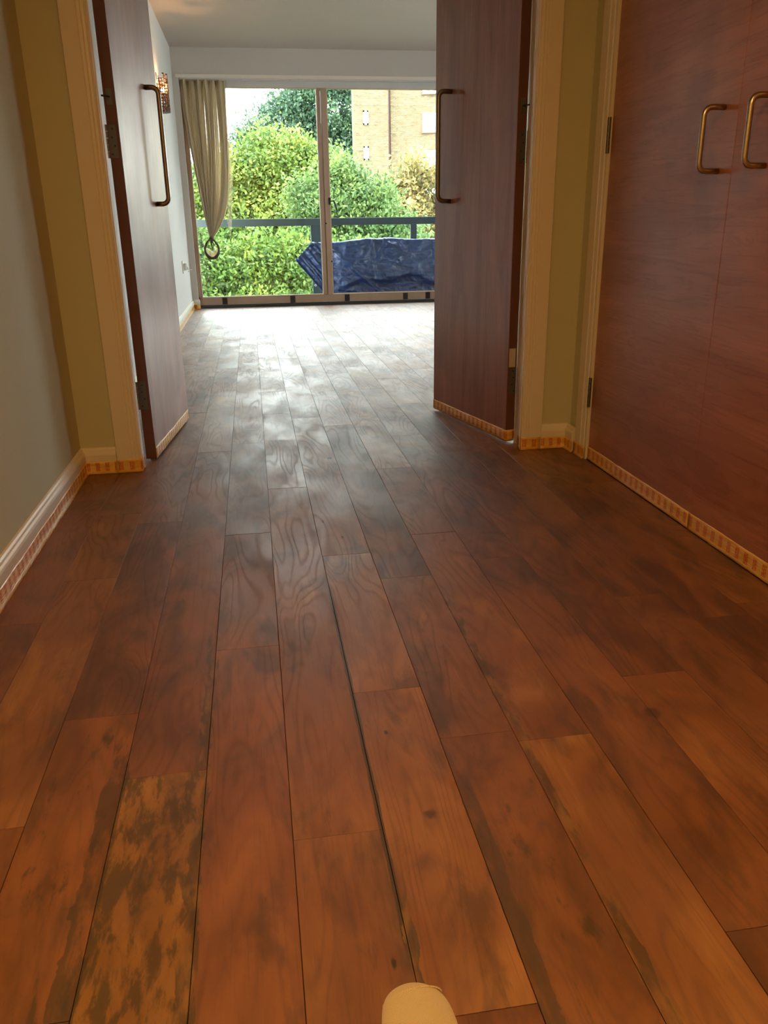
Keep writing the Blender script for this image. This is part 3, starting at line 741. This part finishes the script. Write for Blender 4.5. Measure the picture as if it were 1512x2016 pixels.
# ------------------------------------------------------------------ balcony
B('balcony_slab', (-5, 9, YW+.17, 12.0, -.30, -.05), 'concrete', label='concrete balcony floor slab outside the window', cat='balcony', kind='structure')
B('added_sky_blocker', (-5, 9, YW+.45, 12.0, 2.76, 2.96), 'concrete', label='unseen slab added over the window to block the high sky', cat='balcony', kind='structure')  # added overhang, keeps zenith sky light off the floor by the window
ra = empty('balcony_railing', (0, 11.8, -.05), label='dark green balcony railing with a flat top rail and glass panels', cat='railing')
def rrel(o): o.location = (0, -11.8, .05); return o
rrel(B('top_rail', (-5, 9, 11.77, 11.83, .932, 1.03), 'rail', ra, bev=.006))
pxs = [-3.4, -1.98, -.56-.5, .915, 2.30, 3.72, 5.1]
pxs = [-3.3, -1.9, -.52-.42, .915, 2.30, 3.7, 5.1]
for i, px in enumerate(pxs): rrel(B('railing_post', (px-(.072 if i == 3 else .046), px+(.072 if i == 3 else .046), 11.785, 11.825, -.05, .935), 'rail', ra, bev=.004))
for a, b in zip(pxs, pxs[1:]): rrel(B('glass_panel', (a+.075, b-.075, 11.80, 11.81, 0.02, .925), 'glass2', ra))

# blue tarpaulin heaped against the railing
def tarp():
    NX, NV = 300, 110; V = []
    def xl(z):
        if z > .515: f = (z-.515)/(.715-.515); return .577+(.80-.577)*max(0, min(1, f))
        return .577+(.97-.577)*(.515-z)/(.515-.05)
    for j in range(NV+1):
        q = j/NV
        for i in range(NX+1):
            u = i/NX; xx = .58+(3.5-.58)*u
            topz = .735+.030*min(1, max(0, (xx-.8)/.6))+.010*math.sin(xx*5)+.012*noise.noise((xx*3, 0, 3))
            if q < .22:   # over the top, towards the railing
                g = q/.22; z = topz-.05*(1-g)**2-.02*math.sin(g*3.1)*.3; y = 11.72-.38*g
            else:
                g = (q-.22)/.78; z = topz-(topz+.045)*g; y = 11.34-.20*math.sin(g*1.5)-.03*g
            x0 = xl(min(z, .715)); x = x0+(3.5-x0)*u
            # folds
            def ridge(v): return (1-abs(noise.noise(v)))**2
            n1 = ridge((x*2.2+z*1.2, z*3.2-x*.6, 1.7)); n2 = ridge((x*5-z*3, z*7+x, 4.2)); n3 = ridge((x*13+z*5, z*15-x*3, 8.2))
            d = .042*n1+.024*n2+.013*n3+.008*ridge((x*3, z*40, 2.))
            dd = (x-.99)*.66+(z-.70)*.75        # long diagonal fold from the mullion
            if x < 1.75: d += .030*math.exp(-(dd/.022)**2)*(1 if z < .72 else 0)
            d2_ = z-(.22+.05*math.sin(x*4)+.03*math.sin(x*9+1))
            if g > 0 and q >= .22: d += .075*(1/(1+math.exp(-d2_/.014)))*min(1, max(0, (x-1.05)/.2))
            if x < 1.1:
                e = (x-.58)*.79+(z-.515)*.62; d += (.022*math.exp(-((e-.10)/.012)**2)+.026*math.exp(-((e-.21)/.018)**2)+.02*math.exp(-((e-.33+.1*z)/.012)**2)+.010*math.sin(e*95+4*z))*min(1, (1.1-x)/.15)
            d += .012*math.exp(-((x-1.66+.05*z)/.008)**2)+.010*math.exp(-((x-2.45)/.01)**2)
            V.append((x, y-d*(1 if q > .2 else q/.2), max(z-.012*n2, -.045)))
    F = []
    for j in range(NV):
        for i in range(NX):
            a = j*(NX+1)+i; F.append((a, a+1, a+NX+2, a+NX+1))
    me = bpy.data.meshes.new('sheet'); me.from_pydata(V, [], F)
    for p in me.polygons: p.use_smooth = True
    return me
tp = empty('tarpaulin', (1.8, 11.4, -.05), label='crumpled blue tarpaulin covering a long heap against the balcony railing', cat='tarpaulin')
o = link('sheet', tarp(), 'tarp', tp); o.location = (-1.8, -11.4, .05)
sm = o.modifiers.new('t', 'SOLIDIFY'); sm.thickness = .003; sm.offset = 1
bm = bmesh.new(); r_ = bmesh.ops.create_circle(bm, segments=16, radius=.011)
pts = [(.826+.011*math.cos(a), 11.06, .185+.011*math.sin(a)) for a in [2*math.pi*i/16 for i in range(17)]]
bm.clear(); tube(bm, pts, .004, 6, caps=False); o = obj('eyelet', bm, 'plastic', tp, label='white eyelet at the tarpaulin corner'); o.location = (-1.8, -11.4, .05)

# ------------------------------------------------------------------ ground, trees, brick block
B('ground', (-500, 500, 12.5, 900, -9.2, -9), 'grass', label='grass ground far below the balcony', cat='ground', kind='structure')

def foliage(name, blobs, n, leaf, mat, parent, seed, up=.3):
    """blobs: (cx, cy, cz, rx, ry, rz). Leaves cling to twig clusters spread over the blobs."""
    g = np.random.default_rng(seed); B_ = np.array(blobs, float)
    area = (B_[:, 3]*B_[:, 5]); pr_ = area/area.sum(); nc = max(20, n//45)
    bi = g.choice(len(B_), nc, p=pr_); d = g.normal(size=(nc, 3)); d /= np.linalg.norm(d, axis=1)[:, None]
    d[:, 1] = -np.abs(d[:, 1])*.9+g.normal(size=nc)*.15   # near side gets most, like a crown seen from the house
    rad = g.uniform(.55, 1.04, nc)**.6
    C_ = B_[bi, :3]+d*B_[bi, 3:6]*rad[:, None]
    axis = g.normal(size=(nc, 3))*.5+d*.8+[0, 0, up]; axis /= np.linalg.norm(axis, axis=1)[:, None]
    k = n//nc; tot = nc*k
    ci = np.repeat(np.arange(nc), k); s_ = g.uniform(-.5, .5, tot)
    sz = g.uniform(.7, 1.3, nc)[ci]
    P = C_[ci]+axis[ci]*(s_*leaf*7*sz)[:, None]+g.normal(size=(tot, 3))*leaf*1.3
    a = axis[ci]*.6+g.normal(size=(tot, 3))*.7; a /= np.linalg.norm(a, axis=1)[:, None]
    nrm = g.normal(size=(tot, 3))*.7+[0, -.35, .75]; b = np.cross(a, nrm); b /= np.linalg.norm(b, axis=1)[:, None]
    L = leaf*g.uniform(.7, 1.35, tot)[:, None]; w = L*.6
    V = np.empty((tot, 4, 3)); V[:, 0] = P-a*L*.6; V[:, 1] = P+b*w*.5; V[:, 2] = P+a*L*.6; V[:, 3] = P-b*w*.5
    me = bpy.data.meshes.new(name); me.vertices.add(tot*4); me.vertices.foreach_set('co', V.ravel())
    me.loops.add(tot*4); me.loops.foreach_set('vertex_index', np.arange(tot*4, dtype=np.int32))
    me.polygons.add(tot); me.polygons.foreach_set('loop_start', np.arange(0, tot*4, 4, dtype=np.int32)); me.polygons.foreach_set('loop_total', np.full(tot, 4, np.int32))
    me.update(calc_edges=True)
    at = me.attributes.new('tint', 'FLOAT', 'FACE'); tt = np.clip(g.uniform(0, 1, nc)[ci]*.7+g.uniform(0, .3, tot), 0, 1); at.data.foreach_set('value', tt.astype(np.float32))
    o = link(name, me, mat, parent, kind='stuff')
    return o
def tree(label, base, blobs, n, leaf, mat, seed, group=None):
    t = empty('tree', (base[0], base[1], -9), label=label, cat='tree')
    if group: t['group'] = group
    f = foliage('foliage', blobs, n, leaf, mat, t, seed); f.location = (-base[0], -base[1], 9)
    g = random.Random(seed); bm = bmesh.new(); top = max(b[2] for b in blobs)
    x, y = base; pts = [(x, y, -9), (x+.1, y, -5), (x-.1, y+.1, -1), (x, y, top*.6+.2)]
    tube(bm, pts, [.32, .26, .20, .08], 10)
    for b in blobs:
        z0 = min(-1.5+g.uniform(-1, 1), b[2]-1); tube(bm, [(x, y, z0), ((x*2+b[0])/3, (y*2+b[1])/3+.1, (z0*1.3+b[2])/2.3), (b[0], b[1], b[2])], [.10, .07, .03], 7)
        for q in range(5):
            e = (b[0]+g.uniform(-.8, .8)*b[3], b[1]+g.uniform(-.9, .1)*b[4], b[2]+g.uniform(-.2, .85)*b[5])
            tube(bm, [(b[0], b[1], b[2]-.3*b[5]), ((b[0]+e[0])/2+.1, (b[1]+e[1])/2, (b[2]+e[2])/2), e], [.035, .025, .010], 5)
    tr = obj('trunk', bm, 'bark', t, smooth=True); tr.location = (-x, -y, 9)
    return t
def sc_(f, L): return [tuple(v*f if k != 2 else CAMH+(v-CAMH)*f for k, v in enumerate(b[:3]))+tuple(v*f for v in b[3:]) for b in L]
tree('bright green tree filling the middle of the left window pane', (.5, 25.8),
     sc_(1.15, [(.75, 22.2, 2.1, 1.2, 1.0, .95), (-.5, 22, 1.7, .9, .9, .8), (-1.6, 22.4, 1.0, .8, .9, .8), (1.9, 22.6, 1.8, .85, .9, .95), (.1, 21.6, .8, .9, .9, .7), (1.2, 21.5, .9, .8, .8, .7), (1.9, 22, .3, 1.0, 1.0, .8), (-.8, 21.7, .2, .9, .9, .7), (.6, 21.8, -.2, 1.2, 1, .7), (-2.4, 22.6, -.3, 1.0, 1, 1.2), (-2.3, 22.6, 1.7, .9, 1, .9)]), 96000, .105, 'leaf_bright', 3)
tree('tall darker green tree rising behind to the top of the window', (3.5, 81),
     sc_(2.47, [(2.9, 32.4, 5.0, 1.5, 1.4, 1.3), (1.7, 32.4, 4.3, 1.1, 1.2, .95), (3.4, 32.8, 3.6, 1.0, 1.2, 1.2), (.7, 32.6, 3.7, .9, 1.0, .8), (-.2, 32.6, 3.0, .9, 1.0, .8), (2.4, 32, 3.0, 1.0, 1.0, 1.0), (3.0, 32, 1.8, 1.4, 1.3, 1.2), (2.9, 32.4, 6.3, 1.1, 1.2, 1.2), (.9, 32, 2.1, 1.3, 1.2, 1.0), (-1.0, 32.2, 2.2, .9, .9, .8)]), 70000, .27, 'leaf_dark', 4)
tree('yellow-green tree crown below the railing left of the blue tarpaulin', (-.2, 17.9),
     [(-1.15, 17, .25, .6, .8, .55), (-.35, 16.9, .0, .55, .8, .5), (.35, 17.1, .25, .55, .8, .5), (1.1, 17.2, .1, .65, .8, .55), (-.9, 16.7, -.75, .8, .9, .55), (.1, 16.5, -.8, .7, .9, .55), (1.0, 16.8, -.8, .8, .9, .6), (1.9, 17.4, -.2, .8, .9, .7), (-2.0, 17.2, -.1, .7, .9, .7), (-1.3, 17.2, -1.8, 1.1, 1, .8), (.6, 17.2, -1.8, 1.2, 1, .8)], 80000, .078, 'leaf_bright', 5)
tree('mid green tree in the right pane left of the golden one', (2.6, 20.9),
     [(2.2, 20.4, 1.8, .55, .7, .5), (2.85, 20, 1.4, .5, .7, .5), (2.0, 20, 1.0, .7, .8, .6), (2.8, 20.1, .75, .7, .8, .55), (3.5, 20.4, .7, .5, .7, .45), (1.45, 20.4, 1.4, .45, .6, .5), (3.4, 20.2, .1, .9, .9, .6), (2.2, 19.9, .1, .9, .8, .7), (2.4, 19.9, -.8, 1.3, .9, .8)], 60000, .085, 'leaf_mid', 6)
tree('golden brown tree in front of the brick building', (5.2, 27.5),
     [(4.7, 27.2, 1.9, .55, .8, .5), (5.3, 27.2, 2.35, .55, .8, .5), (6.1, 27.4, 1.8, .8, .9, .75), (5.1, 27, 1.2, .8, .9, .55), (6.9, 27.4, 1.2, .8, .9, .8), (4.6, 27.3, .9, .6, .8, .5), (5.8, 27, .3, 1.5, .9, .6), (7.6, 27.4, 1.0, 1.0, 1, 1.2)], 22000, .12, 'leaf_gold', 8)

bd = empty('brick_building', (7.3, 58, -9), label='yellow brick block of flats with small white windows beyond the trees', cat='building')
def brel(o): o.location = (-7.3, -58, 9); return o
B('left_wing_wall', (0, 2.30, 0, 1.0, 0, 25), 'brick', bd)
rw = B('right_wing_wall', (0, 16, .0, 4, 0, 25), 'brick', bd); rw.location = (2.55, .55, 0); rw.rotation_euler = (0, 0, math.radians(-14))
B('shaded_wing_recess', (2.30, 2.9, .75, 2.0, 0, 25), 'lipping', bd, label='vertical recess between the two brick wings, its shade put in as dark colour')  # shade of the recess put into a dark brown colour
def bwin(parent, x, z, w, h, panes=1, y=0):
    f = B('window_frame', [(x, x+.09, y-.06, y+.05, z, z+h), (x+w-.09, x+w, y-.06, y+.05, z, z+h), (x, x+w, y-.06, y+.05, z, z+.10), (x, x+w, y-.06, y+.05, z+h-.10, z+h)] + ([(x+w/2-.05, x+w/2+.05, y-.06, y+.05, z, z+h)] if panes > 1 else []), 'upvc', parent)
    return f
gw = plain('pale_reflecting_pane', (.18, .22, .26), .15)
for z in (7.1+9, 4.95+9, 2.6+9):
    f = bwin(bd, .62, z, .34, .85); B('window_pane', (.70, .88, -.02, 0.03, z+.08, z+.78), gw, f)
for z in (6.68+9, 4.4+9, 2.0+9, 9.0+9):
    f = B('window_frame', [(2.15, 2.27, -.06, .06, z, z+1.15), (3.7, 3.82, -.06, .06, z, z+1.15), (2.15, 3.82, -.06, .06, z, z+.12), (2.15, 3.82, -.06, .06, z+1.03, z+1.15), (2.75, 2.87, -.06, .06, z, z+1.15), (2.2, 2.42, -.05, .05, z+.1, z+1.1), (2.62, 2.8, -.05, .05, z+.1, z+1.1)], 'upvc', rw)
    B('window_pane', (2.2, 3.8, -.02, .03, z+.08, z+1.1), gw, f)
    B('window_sill', (2.08, 3.9, -.12, .02, z-.08, z), 'lipping', f)
